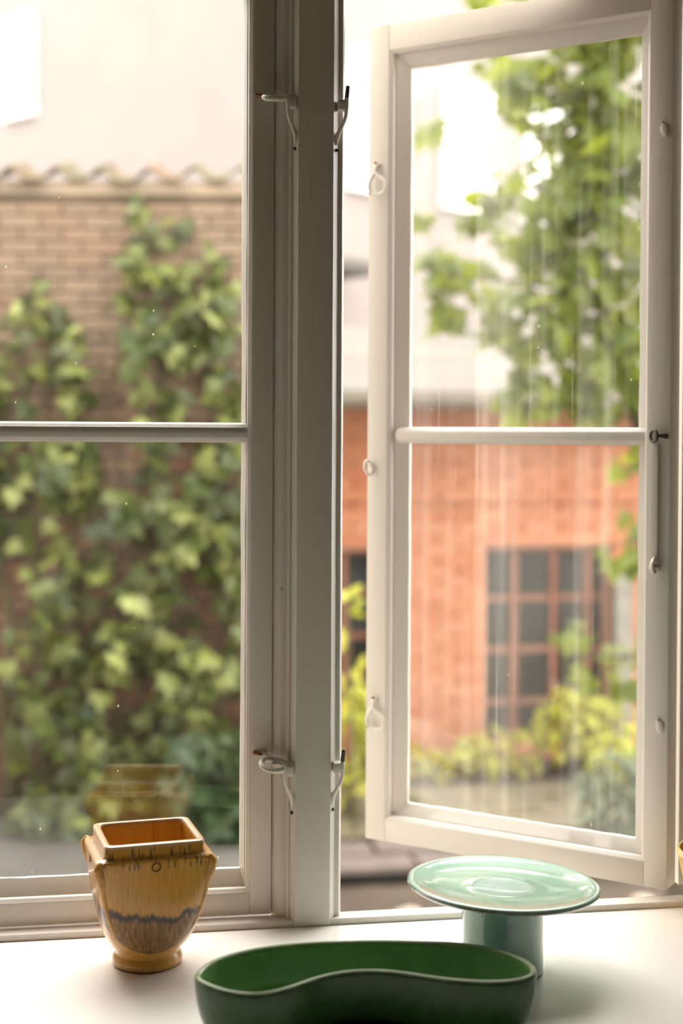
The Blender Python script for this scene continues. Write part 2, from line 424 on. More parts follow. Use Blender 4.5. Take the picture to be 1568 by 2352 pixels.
# latch hooks -----------------------------------------------------------
def loop_pts(kind):
    # heart shaped iron loop in its own plane (a along, b across)
    return [(0, .0), (.007, .004), (.016, .0125), (.027, .0150), (.0365, .0115), (.0400, .0035), (.0370, -.0050), (.0290, -.0085), (.0200, -.0085), (.0120, -.0060), (.006, -.0030)]
def latch_flat(parent, x, z, tilt=0):
    """loop hanging against the stile face: local y is depth (negative = into the room)"""
    r = obj('latch_hook', tube('latch_hook', [(x + b*1.32 + a*.04, -.0075 - .002*sin(a*60), z - .012 - a*.92) for a, b in loop_pts(0)], .0030, True, 10, 5), 'hookpaint', parent)
    obj('pivot', tube('pivot', [(x+.002, .002, z), (x+.001, -.006, z-.002), (x, -.0085, z-.010)], [.005, .0042, .003], False, 10, 4), 'hookpaint', r)
    obj('screw', tube('screw', [(x+.001, -.003, z+.001), (x-.001, -.0085, z+.004)], .0022, False, 8, 2), 'rust', r)
    obj('rust_spot', tube('rust_spot', [(x-.0085, -.0065, z-.046), (x-.0105, -.0105, z-.0445)], .0024, False, 8, 2), 'rust', r)
    return r
latch_flat(win2, -.497, 1.126)
latch_flat(win2, -.496, .246)
def latch_out(parent, x0, z, drop):
    """loop reaching from the stile across to the post, lying level above its bracket; world-like local axes"""
    pts = [(x0 + .046 - a*1.06, -.016 - (b+.0085)*1.15, z + drop*(a/.04) + .003 - .40*(b+.0085)) for a, b in loop_pts(0)]
    r = obj('latch_hook', tube('latch_hook', pts, .0040, True, 10, 5, (1, 1)), 'hookpaint', parent)
    obj('cross_bar', tube('cross_bar', [(x0+.020, -.030, z+drop*.6), (x0+.022, -.018, z+drop*.55+.001), (x0+.021, -.010, z+drop*.6+.003)], .0028, False, 8, 3), 'hookpaint', r)
    obj('tongue', tube('tongue', [(x0+.020, -.020, z+drop*.5), (x0+.036, -.022, z+drop*.1), (x0+.047, -.026, z-.001)], [.003, .0040, .0034], False, 8, 4, (1, .7)), 'hookpaint', r)
    obj('pivot', tube('pivot', [(x0+.010, .001, z+drop+.006), (x0+.012, -.008, z+drop+.004), (x0+.016, -.016, z+drop+.003)], [.0048, .0040, .0030], False, 10, 4), 'hookpaint', r)
    obj('screw', tube('screw', [(x0-.004, .000, z+drop+.0075), (x0+.006, -.006, z+drop+.006)], [.0030, .0018], False, 8, 2), 'rust', r)
    return r
# local frame of window_1: origin (.2302,.0205,0)
latch_out(win1, .2090-.2302, 1.147, -.001)
latch_out(win1, .2090-.2302, .2240, .006)
def bracket(x, y, z, s, peg):
    """curved iron catch screwed to the post; s=-1 left side, +1 right side"""
    r = obj('latch_bracket', tube('latch_bracket', [(x, y-.001, z-.062), (x+s*.001, y-.004, z-.050), (x+s*.005, y-.0075, z-.040), (x+s*.0105, y-.012, z-.027), (x+s*.012, y-.014, z-.012), (x+s*.012, y-.014, z+.001)], [.0016, .0034, .0028, .0026, .0028, .003], False, 10, 4), 'hookpaint', post)
    obj('arm', sharp(box('arm', min(x, x+s*.0125), max(x, x+s*.0125), y-.0165, y+.001, z-.016, z-.002, .002)), 'hookpaint', r)
    obj('screw', tube('screw', [(x+s*.0005, y, z-.069), (x+s*.0008, y-.003, z-.070)], .0022, False, 8, 2), 'iron', r)
    if peg: obj('peg', tube('peg', [(x+s*.012, y-.014, z), (x+s*.0128, y-.0145, z+.008), (x+s*.0135, y-.015, z+.0165)], [.003, .0029, .0027], False, 10, 3), 'iron', r)
bracket(.2560, -.003, 1.146, -1, False)
bracket(.2560, -.003, .2275, -1, False)
bracket(.3135, -.003, 1.146, 1, True)
bracket(.3125, -.003, .2300, 1, True)
# small ring on the free stile of the open casement
rg = obj('ring_pull', tube('ring_pull', [(-.5065+.0045*cos(a)-.002*sin(a), -.0085+.0045*cos(a), .6285+.0115*sin(a)) for a in [i*pi/6 for i in range(12)]], .0026, True, 10, 3), 'hookpaint', win2)
obj('staple', tube('staple', [(-.500, .001, .629), (-.5005, -.005, .631), (-.503, -.0085, .633)], [.0040, .003, .0024], False, 8, 3), 'hookpaint', rg)
# flat oval plates on the hinge stile
def oval(x, z):
    v, n = [], 20
    me = lathe('hinge_plate', [(.0001, -.0042), (.0040, -.0040), (.0056, -.0028), (.0060, 0)], 28)
    o = obj('hinge_plate', me, 'hookpaint', win2, (x, -.0002, z), (radians(-90), 0, 0))
    o.rotation_euler = (radians(-90), radians(-8), 0); o.scale = (1, 1.75, 1)
    obj('screw', tube('screw', [(.0005, -.0058, -.003), (.0007, -.0056, -.0046)], .0010, False, 8, 2), 'rust', o)
oval(-.0128, 1.1345); oval(-.0121, .2540)
# stay hook with eye
sh = obj('stay_bar', sharp(box('stay_bar', -.0285, -.0165, -.0060, -.0022, .500, .672, .0012)), 'hookpaint', win2)
obj('stay_curl', tube('stay_curl', [(-.0225, -.004, .502), (-.0225, -.011, .496), (-.0225, -.0135, .490), (-.0225, -.010, .484), (-.0225, -.0045, .486), (-.0225, -.0035, .491)], .0032, False, 10, 4, (2.0, .9)), 'hookpaint', sh)
obj('stay_end', tube('stay_end', [(-.0225, -.006, .490), (-.0130, -.006, .4885)], .0055, False, 14, 2), 'hookpaint', sh)
obj('eye', tube('eye', [(-.0225+.0065*cos(a), -.008-.004*cos(a), .6835+.0085*sin(a)) for a in [i*pi/5 for i in range(10)]], .0023, True, 8, 3), 'iron', sh)
obj('screw_eye', tube('screw_eye', [(-.0165, -.009, .684), (-.0105, -.006, .6835), (-.0060, .001, .683)], [.0022, .0028, .0042], False, 8, 3), 'iron', sh)

# ------------------------------------------------------------------ ceramics on the sill
def vase_mat():
    m, nt, b, o = mat('ochre_vase_glaze')
    tc = N(nt, 'ShaderNodeTexCoord'); sx = N(nt, 'ShaderNodeSeparateXYZ'); nt.links.new(tc.outputs['Object'], sx.inputs[0])
    X, Y, Z = sx.outputs
    ax = math_(nt, 'ABSOLUTE', X)
    streak = noise(nt, 1, 3, coords(nt, 'Object', (330, 330, 9)))
    wob = noise(nt, 1, 4, coords(nt, 'Object', (42, 42, 3), (3.3, 0, 0)))
    fine = noise(nt, 260, 2, tc.outputs['Object'])
    base = ramp(nt, [(.30, (.50, .215, .026)), (.5, (.62, .30, .042)), (.68, (.56, .34, .085))]); nt.links.new(streak.outputs[0], base.inputs[0])
    c = base.outputs[0]
    # brown lower field between the dark ragged band and a curved lower edge
    wz = math_(nt, 'MULTIPLY', math_(nt, 'SUBTRACT', wob.outputs[0], .5), .034)
    hair = math_(nt, 'MULTIPLY', math_(nt, 'SUBTRACT', streak.outputs[0], .5), .012)
    x2 = math_(nt, 'MULTIPLY', X, X)
    band = math_(nt, 'ADD', math_(nt, 'ADD', math_(nt, 'ADD', .0745, wz), hair), math_(nt, 'MULTIPLY', math_(nt, 'MULTIPLY', x2, x2), 620.0))
    low = math_(nt, 'ADD', .0245, math_(nt, 'ADD', math_(nt, 'MULTIPLY', x2, 11.0), math_(nt, 'MULTIPLY', wz, .2)))
    dz = math_(nt, 'SUBTRACT', Z, band)
    inb = math_(nt, 'MULTIPLY', math_(nt, 'LESS_THAN', dz, 0.0), math_(nt, 'GREATER_THAN', Z, low))
    bro = ramp(nt, [(.34, (.15, .068, .018)), (.54, (.28, .138, .036)), (.68, (.42, .235, .07))]); nt.links.new(streak.outputs[0], bro.inputs[0])
    bro2 = mixc(nt, math_(nt, 'MULTIPLY', fine.outputs[0], .45), bro.outputs[0], (.20, .11, .045))
    c = mixc(nt, inb, c, bro2)
    dk = ramp(nt, [(.0, 1.), (.45, .85), (1, 0.)]); nt.links.new(math_(nt, 'DIVIDE', math_(nt, 'ABSOLUTE', dz), .0062), dk.inputs[0])
    c = mixc(nt, dk.outputs[0], c, (.030, .020, .022))
    # dark rows of dashes below the shoulder and on the neck
    ticks = N(nt, 'ShaderNodeTexVoronoi'); ticks.inputs['Scale'].default_value = 1
    nt.links.new(coords(nt, 'Object', (260, 260, 40)), ticks.inputs['Vector'])
    tk = ramp(nt, [(.22, 1.), (.42, 0.)]); nt.links.new(ticks.outputs['Distance'], tk.inputs[0])
    zone = ramp(nt, [(.0, 0.), (.3, 1.), (.7, 1.), (1., 0.)])
    nt.links.new(math_(nt, 'DIVIDE', math_(nt, 'SUBTRACT', Z, .137), .014), zone.inputs[0])
    zone2 = ramp(nt, [(.0, 1.), (.6, 1.), (1., 0.)]); nt.links.new(math_(nt, 'DIVIDE', math_(nt, 'ABSOLUTE', math_(nt, 'SUBTRACT', Z, .157)), .011), zone2.inputs[0])
    zz = math_(nt, 'MAXIMUM', zone.outputs[0], zone2.outputs[0])
    zz = math_(nt, 'MULTIPLY', zz, math_(nt, 'MAXIMUM', math_(nt, 'GREATER_THAN', ax, .0600), math_(nt, 'GREATER_THAN', math_(nt, 'ABSOLUTE', Y), .0550)))
    c = mixc(nt, math_(nt, 'MULTIPLY', math_(nt, 'MULTIPLY', tk.outputs[0], zz), .85), c, (.05, .032, .02))
    # rims where the glaze breaks pinkish pale
    pale = ramp(nt, [(.965, 0.), (.99, 1.)]); nt.links.new(math_(nt, 'DIVIDE', Z, .1695), pale.inputs[0])
    c = mixc(nt, math_(nt, 'MULTIPLY', pale.outputs[0], .8), c, (.58, .40, .26))
    foot = ramp(nt, [(.0, 1.), (1., 0.)]); nt.links.new(math_(nt, 'DIVIDE', math_(nt, 'ADD', Z, math_(nt, 'MULTIPLY', wz, .12)), .0042), foot.inputs[0])
    c = mixc(nt, math_(nt, 'MULTIPLY', foot.outputs[0], .8), c, (.10, .05, .03))
    nt.links.new(c, b.inputs['Base Color'])
    S(b, Roughness=.30); b.inputs['Coat Weight'].default_value = .45; b.inputs['Coat Roughness'].default_value = .10
    bump(nt, b, math_(nt, 'ADD', streak.outputs[0], math_(nt, 'MULTIPLY', fine.outputs[0], .4)), .22, .0012)
    return m
M['vase'] = vase_mat()
M['vaselug'] = simple('brown_edged_glaze', (.52, .26, .05), .28, .35, 60, .2, .001)
M['bossring'] = simple('dark_brown_glaze', (.16, .08, .03), .3, .2, 90)

def superring(a, b, n, z, seg=96):
    out = []
    for k in range(seg):
        t = 2*pi*(k+.5)/seg; c, s = cos(t), sin(t)
        e = 2/n
        x = a*math.copysign(abs(c)**e, c); y = b*math.copysign(abs(s)**e, s)
        out.append(Vector((x, y, z)))
    # even out spacing
    return out
def loft(name, rings, cap0=True, cap1=True):
    n = len(rings[0]); v = [p for r in rings for p in r]; f = []
    for i in range(len(rings)-1):
        for k in range(n):
            l = (k+1) % n; f.append((i*n+k, i*n+l, (i+1)*n+l, (i+1)*n+k))
    if cap0: f.append(tuple(range(n))[::-1])
    if cap1: f.append(tuple((len(rings)-1)*n+k for k in range(n)))
    return fixn(mesh(name, v, f, True))
vr = tag(empty('square_vase', (.0545, -.1085, 0), (0, 0, radians(8))), 'ochre yellow square-shouldered ceramic vase with a brown band, by the left window', 'vase')
secs = [(.0405, .0405, 2, .0), (.0440, .0440, 2, .0012), (.0452, .0452, 2, .006), (.0445, .0445, 2, .0115), (.0418, .0418, 2, .0150), (.0412, .0412, 2, .0172), (.0440, .0432, 2.05, .0225), (.0520, .0495, 2.3, .0320), (.0590, .0550, 3.0, .0480),
        (.0650, .0595, 4.6, .0720), (.0690, .0620, 7, .0950), (.0718, .0635, 10, .118), (.0738, .0645, 14, .140), (.0748, .0652, 16, .1475), (.0742, .0648, 16, .1500), (.0720, .0630, 15, .1512), (.0668, .0612, 14, .1522), (.0648, .0597, 14, .1535),
        (.0640, .0592, 15, .1570), (.0641, .0592, 16, .1665), (.0634, .0586, 16, .1685), (.0610, .0562, 16, .1695), (.0575, .0525, 15, .1694), (.0556, .0506, 15, .1680), (.0548, .0498, 14, .1640), (.0550, .0500, 12, .152), (.0580, .0510, 8, .120), (.0540, .0480, 4, .070), (.0430, .0410, 2.5, .035), (.0250, .0250, 2, .022)]
body = obj('body', sharp(loft('body', [superring(a, b, n, z) for a, b, n, z in secs]), 50), 'vase', vr)
for sx_ in (-1, 1):
    for sy_ in (-1, 1):
        pts = []
        for zz_, ex in ((.1512, -.0015), (.1440, .0012), (.1320, .0008), (.1180, -.0010), (.1000, -.0014), (.0800, -.0012), (.0600, -.0014), (.0440, -.0018)):
            k_ = max(i for i in range(14) if secs[i][3] <= zz_); s0, s1 = secs[k_], secs[k_+1]; t_ = (zz_-s0[3])/(s1[3]-s0[3])
            a_, b_, n_ = [s0[i]+(s1[i]-s0[i])*t_ for i in range(3)]; c_ = .7071**(2/n_)
            pts.append((sx_*(a_*c_+ex), sy_*(b_*c_+ex), zz_))
        obj('corner_lug', tube('corner_lug', pts, [.0030, .0056, .0058, .0046, .0038, .0034, .0028, .0012], False, 12, 4), 'vaselug', vr)
for (bx, by, rz) in ((0, -.0644, 0), (0, .0644, pi), (-.0738, 0, -pi/2), (.0738, 0, pi/2)):
    bo = obj('boss', lathe('boss', [(.0002, -.0022), (.0038, -.0018), (.0050, .0), (.0050, .002)], 24), 'vaselug', vr, (bx, by, .1415), (radians(90), 0, rz))
    bo.rotation_euler = (radians(-90), 0, rz)
    obj('boss_rim', tube('boss_rim', [(.0056*cos(a), .0056*sin(a), -.0004) for a in [i*pi/6 for i in range(12)]], .00085, True, 8, 2), 'bossring', bo)

# kidney bowl
def bowl_mat(name, c0, c1):
    m, nt, b, o = mat(name)
    tc = N(nt, 'ShaderNodeTexCoord'); sx = N(nt, 'ShaderNodeSeparateXYZ'); nt.links.new(tc.outputs['Object'], sx.inputs[0])
    n = noise(nt, 45, 4, tc.outputs['Object'])
    c = ramp(nt, [(.3, c0), (.7, c1)]); nt.links.new(n.outputs[0], c.inputs[0])
    z = math_(nt, 'ADD', sx.outputs[2], math_(nt, 'MULTIPLY', math_(nt, 'SUBTRACT', n.outputs[0], .5), .002))
    e = ramp(nt, [(.955, 0.), (.985, 1.)]); nt.links.new(math_(nt, 'DIVIDE', z, .0715), e.inputs[0])
    cc = mixc(nt, math_(nt, 'MULTIPLY', e.outputs[0], .75), c.outputs[0], (.30, .36, .24))
    nt.links.new(cc, b.inputs['Base Color']); S(b, Roughness=.11); b.inputs['Specular IOR Level'].default_value = .3
    b.inputs['Coat Weight'].default_value = .0; b.inputs['Coat Roughness'].default_value = .06
    bump(nt, b, n.outputs[0], .06, .001)
    return m
M['bowl'] = bowl_mat('deep_green_glaze', (.020, .058, .018), (.028, .076, .024)); M['bowl_in_lit'] = bowl_mat('light_lifted_inner_green', (.125, .245, .105), (.155, .290, .125))  # inner wall coloured paler to stand in for light bounced inside the bowl
outl = [(0.098, -0.355), (0.108, -0.326), (0.132, -0.297), (0.174, -0.275), (0.225, -0.265), (0.279, -0.265), (0.333, -0.271), (0.386, -0.282), (0.424, -0.293), (0.454, -0.311), (0.477, -0.338), (0.49, -0.368), (0.489, -0.395), (0.479, -0.412), (0.456, -0.422), (0.426, -0.422), (0.394, -0.413), (0.365, -0.399), (0.337, -0.382), (0.313, -0.371), (0.288, -0.367), (0.262, -0.37), (0.235, -0.382), (0.214, -0.397), (0.19, -0.411), (0.168, -0.418), (0.144, -0.412), (0.124, -0.397), (0.108, -0.377)]
bc = Vector((.295, -.345))
P = catmull([(x-bc.x, y-bc.y, 0) for x, y in outl], True, 12)
Ls = [0]
for i in range(len(P)): Ls.append(Ls[-1]+(P[(i+1) % len(P)]-P[i]).length)
NB = 160; res = []; k = 0
for i in range(NB):
    s = Ls[-1]*i/NB
    while Ls[k+1] < s: k += 1
    res.append(P[k].lerp(P[(k+1) % len(P)], (s-Ls[k])/(Ls[k+1]-Ls[k])))
for it in range(6): res = [(res[i-1]+res[i]*2+res[(i+1) % NB])/4 for i in range(NB)]
def inset(R, d):
    steps = max(1, int(abs(d)/.003)); Q = [p.copy() for p in R]
    for s in range(steps):
        nn = []
        for i in range(NB):
            t = (Q[(i+1) % NB]-Q[i-1]).normalized(); nn.append(Vector((t.y, -t.x, 0)))   # clockwise outline: inward
        Q = [Q[i]+nn[i]*(d/steps) for i in range(NB)]
        Q = [(Q[i-1]+Q[i]*4+Q[(i+1) % NB])/6 for i in range(NB)]
    return Q
lev = [(.0230, .0), (.0205, .0008), (.0165, .0045), (.0105, .0140), (.0058, .0270), (.0024, .0430), (.0005, .0580), (.0, .0660), (.0006, .0693), (.0022, .0711), (.0040, .0715), (.0058, .0708), (.0068, .0690), (.0074, .0640), (.0092, .0480), (.0125, .0330), (.0180, .0210), (.0250, .0125), (.0310, .0085), (.0370, .0072)]
bw = obj('kidney_bowl', loft('kidney_bowl', [[Vector((p.x, p.y, z)) for p in inset(res, d)] for d, z in lev]), 'bowl', None, (bc.x, bc.y, 0))
bw.data.materials.append(M['bowl_in_lit'])
for p_ in bw.data.polygons: p_.material_index = 1 if min(p_.vertices) >= 11*NB else 0
tag(bw, 'dark green glazed kidney-shaped ceramic bowl at the front of the sill', 'bowl')

# cake stand
def stand_mat(name, plate):
    m, nt, b, o = mat(name)
    tc = N(nt, 'ShaderNodeTexCoord'); sx = N(nt, 'ShaderNodeSeparateXYZ'); nt.links.new(tc.outputs['Object'], sx.inputs[0])
    n = noise(nt, 18, 5, tc.outputs['Object']); nf = noise(nt, 230, 2, tc.outputs['Object'])
    c = ramp(nt, [(.3, (.25, .455, .38)), (.55, (.32, .525, .44)), (.75, (.38, .575, .49))]); nt.links.new(n.outputs[0], c.inputs[0])
    cc = c.outputs[0]
    if plate:
        r = math_(nt, 'SQRT', math_(nt, 'ADD', math_(nt, 'MULTIPLY', sx.outputs[0], sx.outputs[0]), math_(nt, 'MULTIPLY', sx.outputs[1], sx.outputs[1])))
        rn = math_(nt, 'ADD', r, math_(nt, 'MULTIPLY', math_(nt, 'SUBTRACT', n.outputs[0], .5), .010))
        pool = ramp(nt, [(.0, 1.), (.86, 1.), (1., 0.)]); nt.links.new(math_(nt, 'DIVIDE', rn, .040), pool.inputs[0])
        cc = mixc(nt, math_(nt, 'MULTIPLY', pool.outputs[0], .75), cc, (.45, .60, .62))
        ring = ramp(nt, [(.0, 1.), (1., 0.)]); nt.links.new(math_(nt, 'DIVIDE', math_(nt, 'ABSOLUTE', math_(nt, 'SUBTRACT', rn, .0385)), .0018), ring.inputs[0])
        cc = mixc(nt, math_(nt, 'MULTIPLY', ring.outputs[0], .7), cc, (.20, .35, .36))
        # unglazed speckled edge
        ed = math_(nt, 'ABSOLUTE', math_(nt, 'SUBTRACT', sx.outputs[2], math_(nt, 'ADD', .0155, math_(nt, 'MULTIPLY', math_(nt, 'SUBTRACT', nf.outputs[0], .5), .003))))
        er = ramp(nt, [(.0, 1.), (.55, .8), (1., 0.)]); nt.links.new(math_(nt, 'DIVIDE', ed, .0024), er.inputs[0])
        out_ = math_(nt, 'GREATER_THAN', r, .1190)
        cc = mixc(nt, math_(nt, 'MULTIPLY', math_(nt, 'MULTIPLY', er.outputs[0], out_), .85), cc, (.14, .065, .05))
        lip = ramp(nt, [(.0, 1.), (1., 0.)]); nt.links.new(math_(nt, 'DIVIDE', math_(nt, 'ABSOLUTE', math_(nt, 'SUBTRACT', r, .1185)), .0022), lip.inputs[0])
        cc = mixc(nt, math_(nt, 'MULTIPLY', math_(nt, 'MULTIPLY', lip.outputs[0], math_(nt, 'GREATER_THAN', sx.outputs[2], .0185)), .6), cc, (.55, .66, .58))
    else:
        v = noise(nt, 1, 3, coords(nt, 'Object', (150, 150, 85)))
        sp = ramp(nt, [(.70, 0.), (.74, 1.)]); nt.links.new(v.outputs[0], sp.inputs[0])
        zf = math_(nt, 'GREATER_THAN', sx.outputs[2], .045)
        cc = mixc(nt, math_(nt, 'MULTIPLY', math_(nt, 'MULTIPLY', sp.outputs[0], zf), .9), cc, (.05, .06, .045))
        ft = ramp(nt, [(.0, 1.), (1., 0.)]); nt.links.new(math_(nt, 'DIVIDE', sx.outputs[2], .0018), ft.inputs[0])
        cc = mixc(nt, ft.outputs[0], cc, (.34, .17, .10))
    nt.links.new(cc, b.inputs['Base Color']); S(b, Roughness=.17)
    b.inputs['Coat Weight'].default_value = 1.0; b.inputs['Coat Roughness'].default_value = .04; b.inputs['Coat IOR'].default_value = 1.65
    bump(nt, b, math_(nt, 'ADD', n.outputs[0], math_(nt, 'MULTIPLY', nf.outputs[0], .06)), .30, .0025)
    return m
M['plate'] = stand_mat('celadon_plate_glaze', True); M['stem_glaze'] = stand_mat('celadon_stem_glaze', False)
cs = tag(empty('cake_stand', (.503, -.200, 0)), 'pale turquoise glazed cake stand on a thick round foot, before the open casement', 'cake stand')
obj('stem', lathe('stem', [(.0480, 0), (.0528, .0008), (.0533, .004), (.0526, .03), (.0524, .06), (.0530, .085), (.0550, .0945), (.0420, .0960), (.0410, .060), (.0410, .004)], 72), 'stem_glaze', cs)
obj('plate', lathe('plate', [(.040, .0), (.066, .0008), (.092, .0040), (.109, .0078), (.1185, .0115), (.1225, .0140), (.1235, .0162), (.1228, .0182), (.1205, .0196), (.1170, .0197), (.1110, .0180), (.1000, .0156), (.0800, .0138), (.0600, .0128), (.0430, .0123), (.0410, .0126), (.0385, .0124), (.0200, .0118), (.0010, .0116)], 96),
    'plate', cs, (0, 0, .0925), (radians(-1.0), radians(2.0), 0))

# yellow pot cut by the right edge
M['yellow'] = simple('sunny_yellow_glaze', (.80, .50, .085), .2, .08, 20, .05, .001)
M['yellowrim'] = simple('pale_yellow_rim_glaze', (.88, .70, .32), .2, .05, 20, .05, .001)
yp = obj('yellow_bowl', lathe('yellow_bowl', [(.036, 0), (.041, .001), (.043, .006), (.046, .014), (.053, .030), (.060, .052), (.0655, .075), (.0690, .094), (.0705, .103), (.0690, .1055), (.0665, .1040), (.0640, .092), (.058, .062), (.048, .03), (.030, .014), (.001, .011)], 64), 'yellow', None, (.8600, -.092, 0))
tag(yp, 'yellow glazed ceramic bowl half hidden at the right end of the sill', 'bowl')
obj('rim', lathe('rim', [(.0712, .0985), (.0712, .1040), (.0695, .1068), (.0668, .1060), (.0655, .1010), (.0680, .0975)], 64, True), 'yellowrim', yp)

# ------------------------------------------------------------------ courtyard
gnd = struct(obj('ground', mesh('ground', [(-14, .14, GR-.12), (16, .14, GR-.12), (16, 40, GR-.12), (-14, 40, GR-.12)], [(0, 1, 2, 3)]), 'earth'))
struct(obj('path', box('path', -6, 1.05, .2, 6.6, GR-.3, GR-.01, .02), 'paving'))
struct(obj('courtyard', box('courtyard', 1.05, 8, 6.66, 9, GR-.3, GR, .02), 'earth'))
# plank walkway with stone kerb
dk_ = tag(empty('plank_walkway', (1.1, 5.67, GR-.12)), 'weathered grey plank walkway across the courtyard before the brick shed', 'walkway')
yy = .0; i = 0
while yy < .97:
    wd = random.uniform(.115, .15)
    pl = obj('plank', box('plank', 0, 3.6, 0, wd-.012, 0, .030, .004, 1), 'plank', dk_, (random.uniform(-.02, .02), yy, .105 + random.uniform(-.006, .006)))
    yy += wd; i += 1
for xx in (.15, 1.7, 3.4): obj('joist', box('joist', xx, xx+.08, .0, 1.02, 0, .100), 'greypost', dk_)
kb = tag(empty('stone_kerb', (1.1, 5.20, GR-.12)), 'pinkish grey stone kerb slabs in front of the plank walkway', 'kerb')
xx = 0
for i in range(7):
    wd = random.uniform(.48, .62)
    for row, (a, b, zt) in enumerate(((.0, .20, .106), (.22, .44, .118))):
        obj('slab', box('slab', 0, wd-.015, 0, b-a, 0, .045, .008, 1), 'slab', kb, (xx - row*.18, a, zt-.045+random.uniform(-.006, .006)))
    xx += wd
    if xx > 3.4: break
obj('footing', box('footing', .0, xx, .06, .44, 0, .055), 'dark', kb)  # near-black colour stands in for the shaded gap under the slabs
def rock(name, r, seed):
    bm = bmesh.new(); bmesh.ops.create_icosphere(bm, subdivisions=3, radius=r)
    for v in bm.verts:
        q = 1 + .25*mnoise.noise(v.co*(1.3/r)*.5 + Vector((seed, 0, 0)))
        v.co = Vector((v.co.x*1.35*q, v.co.y*q, v.co.z*.75*q))
    me = bpy.data.meshes.new(name); bm.to_mesh(me); bm.free(); me.polygons.foreach_set('use_smooth', [True]*len(me.polygons)); return me
for (x, y, r, lb) in ((1.42, 4.66, .055, 'small pale stone on bare earth just right of the window post'), (1.72, 4.80, .035, 'tiny pale stone on bare earth behind the cake stand'), (2.62, 4.70, .045, 'pale stone on the earth below the open casement, near its hinge')):
    tag(obj('stone', rock('stone', r, x), 'stone', None, (x, y, GR-.12+r*.55)), lb, 'stone')

# brick shed ------------------------------------------------------------
YB = 7.4
shed = tag(empty('brick_shed', (2.5, YB, GR)), 'low orange-red brick shed with barred windows across the courtyard', 'shed')
sx0, sx1 = 1.02, 6.2
holes = [(2.535, 3.425, -1.41, -.075), (1.15, 1.80, -1.25, -.085)]
def sh_obj(name, me, mt, par=None, **k): return obj(name, me, mt, par or shed, tuple(Vector((0, 0, 0)) if par else -Vector((2.5, YB, GR))), **k)
sh_obj('wall', wall_holes('wall', (sx0, sx1), (GR-.05, .95), holes, YB+.012, YB+.28), 'mortar_red')
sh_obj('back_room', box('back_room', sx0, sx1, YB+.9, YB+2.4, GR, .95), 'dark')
BW, BH = .240, .0735
brick_full = box('brick', -.5*(BW-.010), .5*(BW-.010), -.03, .03, -.5*(BH-.010), .5*(BH-.010))
def lay_bricks(x0, x1, z0, z1, holes, proud, view, place, parent, mt, lim=300):
    """place(x, y, z) -> parent space; view(x,z) -> True if the brick is one of those in sight"""
    if not brick_full.materials: pass
    me = brick_full.copy(); me.materials.clear(); me.materials.append(M[mt])
    rest = []; n = 0; row = 0; z = z0 + BH/2
    while z < z1 - BH*.3:
        x = x0 - (BW/2 if row % 2 else 0)
        while x < x1:
            a, b = max(x, x0), min(x+BW, x1)
            segs = [(a, b)]
            for h in holes:
                if h[2]-.01 < z < h[3]+.01:
                    ns = []
                    for (p, q) in segs:
                        if q <= h[0] or p >= h[1]: ns.append((p, q)); continue
                        if p < h[0]: ns.append((p, h[0]))
                        if q > h[1]: ns.append((h[1], q))
                    segs = ns
            for (p, q) in segs:
                if q-p < .035: continue
                cx = (p+q)/2; dy = -proud(z) + random.uniform(-.004, .004)
                sc = (q-p)/BW
                if view(cx, z) and n < lim:
                    o = bpy.data.objects.new('brick', me); col.objects.link(o); o.parent = parent
                    o.location = place(cx, dy, z); o.scale = (sc, 1, 1); n += 1
                    if hasattr(place, 'rz'): o.rotation_euler = (0, 0, place.rz)
                else: rest.append((me, Matrix.Translation(place(cx, dy, z)) @ Matrix.Rotation(getattr(place, 'rz', 0), 4, 'Z') @ Matrix.Diagonal((sc, 1, 1, 1))))
            x += BW
        z += BH; row += 1
    if rest:
        o = obj('brickwork', joined('brickwork', rest), mt, parent); o['kind'] = 'stuff'
    return n
def pr_shed(z): return .055 if .262 < z < .41 else (.02 if .41 <= z < .50 else 0)
pl_ = lambda x, y, z: Vector((x-2.5, y+.0, z-GR))
n1 = lay_bricks(sx0, 5.2, GR, .90, holes, pr_shed, lambda x, z: 1.5 < x < 3.85 and z > -1.45, pl_, shed, 'brick_red')
# soldier-course lintels are plain brick rows in the photo; roof, gutter
rf = sh_obj('roof', extrude_poly('roof', [(YB-.62, .925), (YB-.62, .96), (YB+2.45, 1.60), (YB+2.45, 1.50)], 'x', sx0-.1, sx1), 'roof')
sh_obj('roof_batten', extrude_poly('roof_batten', [(YB+.86, 1.250), (YB+.86, 1.285), (YB+.92, 1.298), (YB+.92, 1.26)], 'x', sx0-.1, sx1), 'gutter', rf)
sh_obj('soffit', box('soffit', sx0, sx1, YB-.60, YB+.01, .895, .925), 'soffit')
gp = [(YB-.36+.065*cos(a)*1.0, .965+.075*sin(a)) for a in [pi+i*pi/10 for i in range(11)]] + [(YB-.302, .965), (YB-.36+.058*1, .965)]
gp = [(YB-.64+.070*cos(a), .945+.085*sin(a)) for a in [pi+i*pi/12 for i in range(13)]] + [(YB-.64+.060*cos(a), .945+.073*sin(a)) for a in [2*pi-i*pi/12 for i in range(13)]]
sh_obj('gutter', extrude_poly('gutter', gp, 'x', sx0-.1, sx1), 'gutter')
gb = sh_obj('fascia', box('fascia', sx0-.1, sx1, YB-.615, YB-.595, .85, .935), 'gutter')
